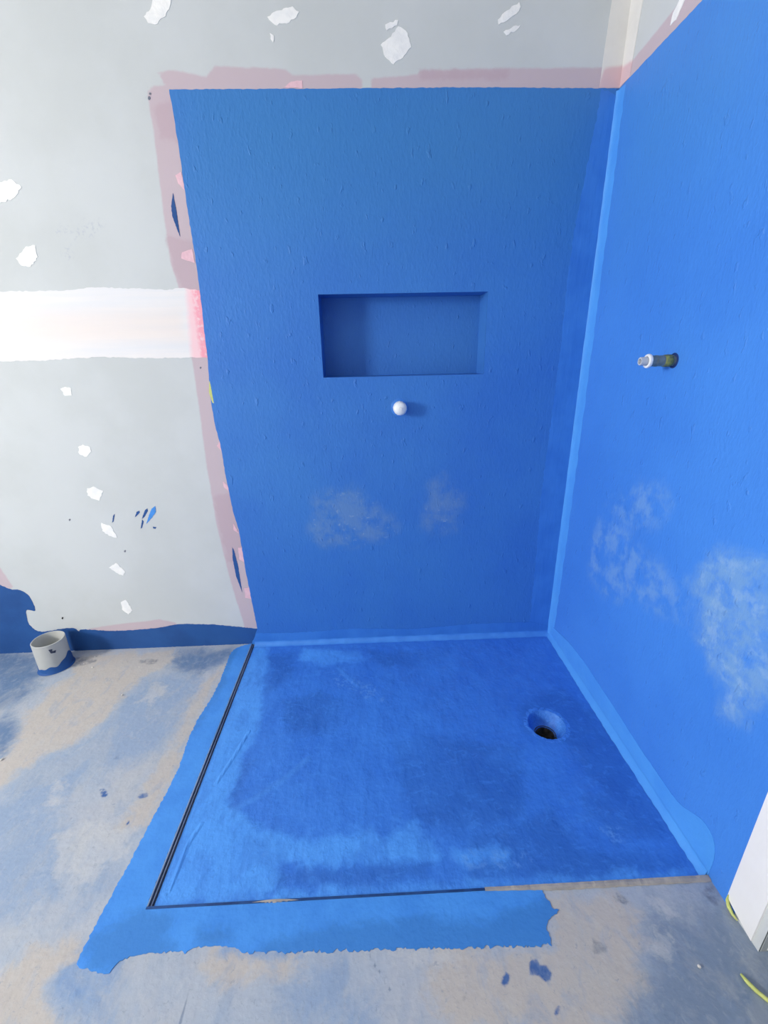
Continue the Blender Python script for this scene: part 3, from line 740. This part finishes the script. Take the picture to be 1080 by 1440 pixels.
def bead(bm):
    rnd = random.Random(3); path = [(-0.0045, -0.966, 0.030), (-0.006, -0.968, 0.020), (-0.007, -0.976, 0.011), (-0.007, -0.988, 0.007), (-0.005, -0.998, 0.006)]
    rings = []
    for k, p in enumerate(path):
        r = (0.0022, 0.004, 0.0045, 0.003, 0.0012)[k]
        rings.append([bm.verts.new((p[0]+r*math.cos(a), p[1]+1.0, p[2]+r*math.sin(a))) for a in [i*math.pi/4 for i in range(8)]])
    for a, b in zip(rings[:-1], rings[1:]):
        for i in range(8): bm.faces.new((a[i], a[(i+1) % 8], b[(i+1) % 8], b[i]))
    bm.faces.new(rings[0]); bm.faces.new(rings[-1])
sb = bm_obj('sealant_bead', bead, YELLOW, door, smooth=True); sb['label'] = 'yellow-green sealant at the foot of the frame'

# ------------------------------------------------------------------ yellow-green cord on the floor
def cord(bm):
    P = [Fp(*p) for p in [(1041, 1371), (1050, 1382), (1062, 1394), (1080, 1409), (1105, 1426), (1140, 1440)]]
    rings = []
    for k, (x, y) in enumerate(P):
        r = 0.0036 if k else 0.0020
        q = P[min(k+1, len(P)-1)]; o_ = P[max(k-1, 0)]
        t = Vector((q[0]-o_[0], q[1]-o_[1], 0)).normalized(); s = Vector((-t.y, t.x, 0))
        rings.append([bm.verts.new(Vector((x, y, 0.0036))+s*r*math.cos(a)+Vector((0, 0, r*math.sin(a)))) for a in [i*math.pi/5 for i in range(10)]])
    for a, b in zip(rings[:-1], rings[1:]):
        for i in range(10): bm.faces.new((a[i], a[(i+1) % 10], b[(i+1) % 10], b[i]))
    bm.faces.new(rings[0]); bm.faces.new(rings[-1])
tag(bm_obj('cord', cord, YELLOW, None, smooth=True), 'thin yellow-green cord lying on the cement floor by the door frame', 'cord')

# ------------------------------------------------------------------ plaster crumbs
CR = make_mat('plaster_crumb', (232, 228, 222), (205, 200, 194), 90, 0.9, 0.2)
def crumb_mesh(seed):
    rnd = random.Random(seed); bm = bmesh.new()
    bmesh.ops.create_icosphere(bm, subdivisions=1, radius=1.0)
    for v in bm.verts: v.co *= 0.75+0.5*rnd.random(); v.co.z *= 0.6
    lo = min(v.co.z for v in bm.verts)
    for v in bm.verts: v.co.z -= lo
    me = bpy.data.meshes.new('plaster_crumb'); bm.to_mesh(me); bm.free(); me.materials.append(CR); return me
cms = [crumb_mesh(s) for s in (1, 2, 3)]
for i, (x, y, s, lab, grp) in enumerate([(134, 924, 4.0, 0, 1), (140, 921, 2.6, 0, 1), (130, 939, 4.2, 0, 1), (118, 934, 2.6, 0, 1), (172, 978, 4.2, 1, 0), (151, 966, 2.4, 0, 1), (2, 1069, 5.0, 2, 0), (983, 1360, 3.6, 3, 0), (178, 931, 2.4, 0, 1), (196, 938, 2.4, 0, 1)]):
    o = bpy.data.objects.new('plaster_crumb', cms[i % 3]); COL.objects.link(o)
    u, v = Fp(x, y); o.location = (u, v, 0.0); o.scale = (s/1000, s/1000*0.8, s/1000); o.rotation_euler = (0, 0, i*1.3)
    tag(o, ['small white plaster crumb on the floor beside the grey pipe', 'white plaster crumb in the middle of the beige floor streak', 'flat white plaster crumb at the edge of the beige floor streak', 'white plaster crumb on the floor between door frame and cord'][lab], 'debris', 'plaster crumbs by the grey pipe' if grp else None)

# ------------------------------------------------------------------ rest of the room (behind and beside the camera)
struct(bm_obj('ceiling', lambda bm: box(bm, RX0-TH, TH, RY0-TH, TH, RH, RH+0.1), CEIL))
struct(bm_obj('wall_front', lambda bm: box(bm, RX0-TH, TH, RY0-TH, RY0, -0.1, RH), BOARD_PLAIN))
struct(bm_obj('wall_left', lambda bm: (box(bm, RX0-TH, RX0, RY0, WY0, -0.1, RH), box(bm, RX0-TH, RX0, WY1, 0.0, -0.1, RH), box(bm, RX0-TH, RX0, WY0, WY1, -0.1, WZ0), box(bm, RX0-TH, RX0, WY0, WY1, WZ1, RH)), BOARD_PLAIN))
win = struct(empty('window_1', (RX0-0.06, (WY0+WY1)/2, WZ0)))
hw, hh = (WY1-WY0)/2, WZ1-WZ0
bm_obj('window_frame', lambda bm: (box(bm, -0.03, 0.03, -hw, -hw+0.04, 0, hh), box(bm, -0.03, 0.03, hw-0.04, hw, 0, hh), box(bm, -0.03, 0.03, -hw+0.04, hw-0.04, 0, 0.04), box(bm, -0.03, 0.03, -hw+0.04, hw-0.04, hh-0.04, hh)), JW, win)
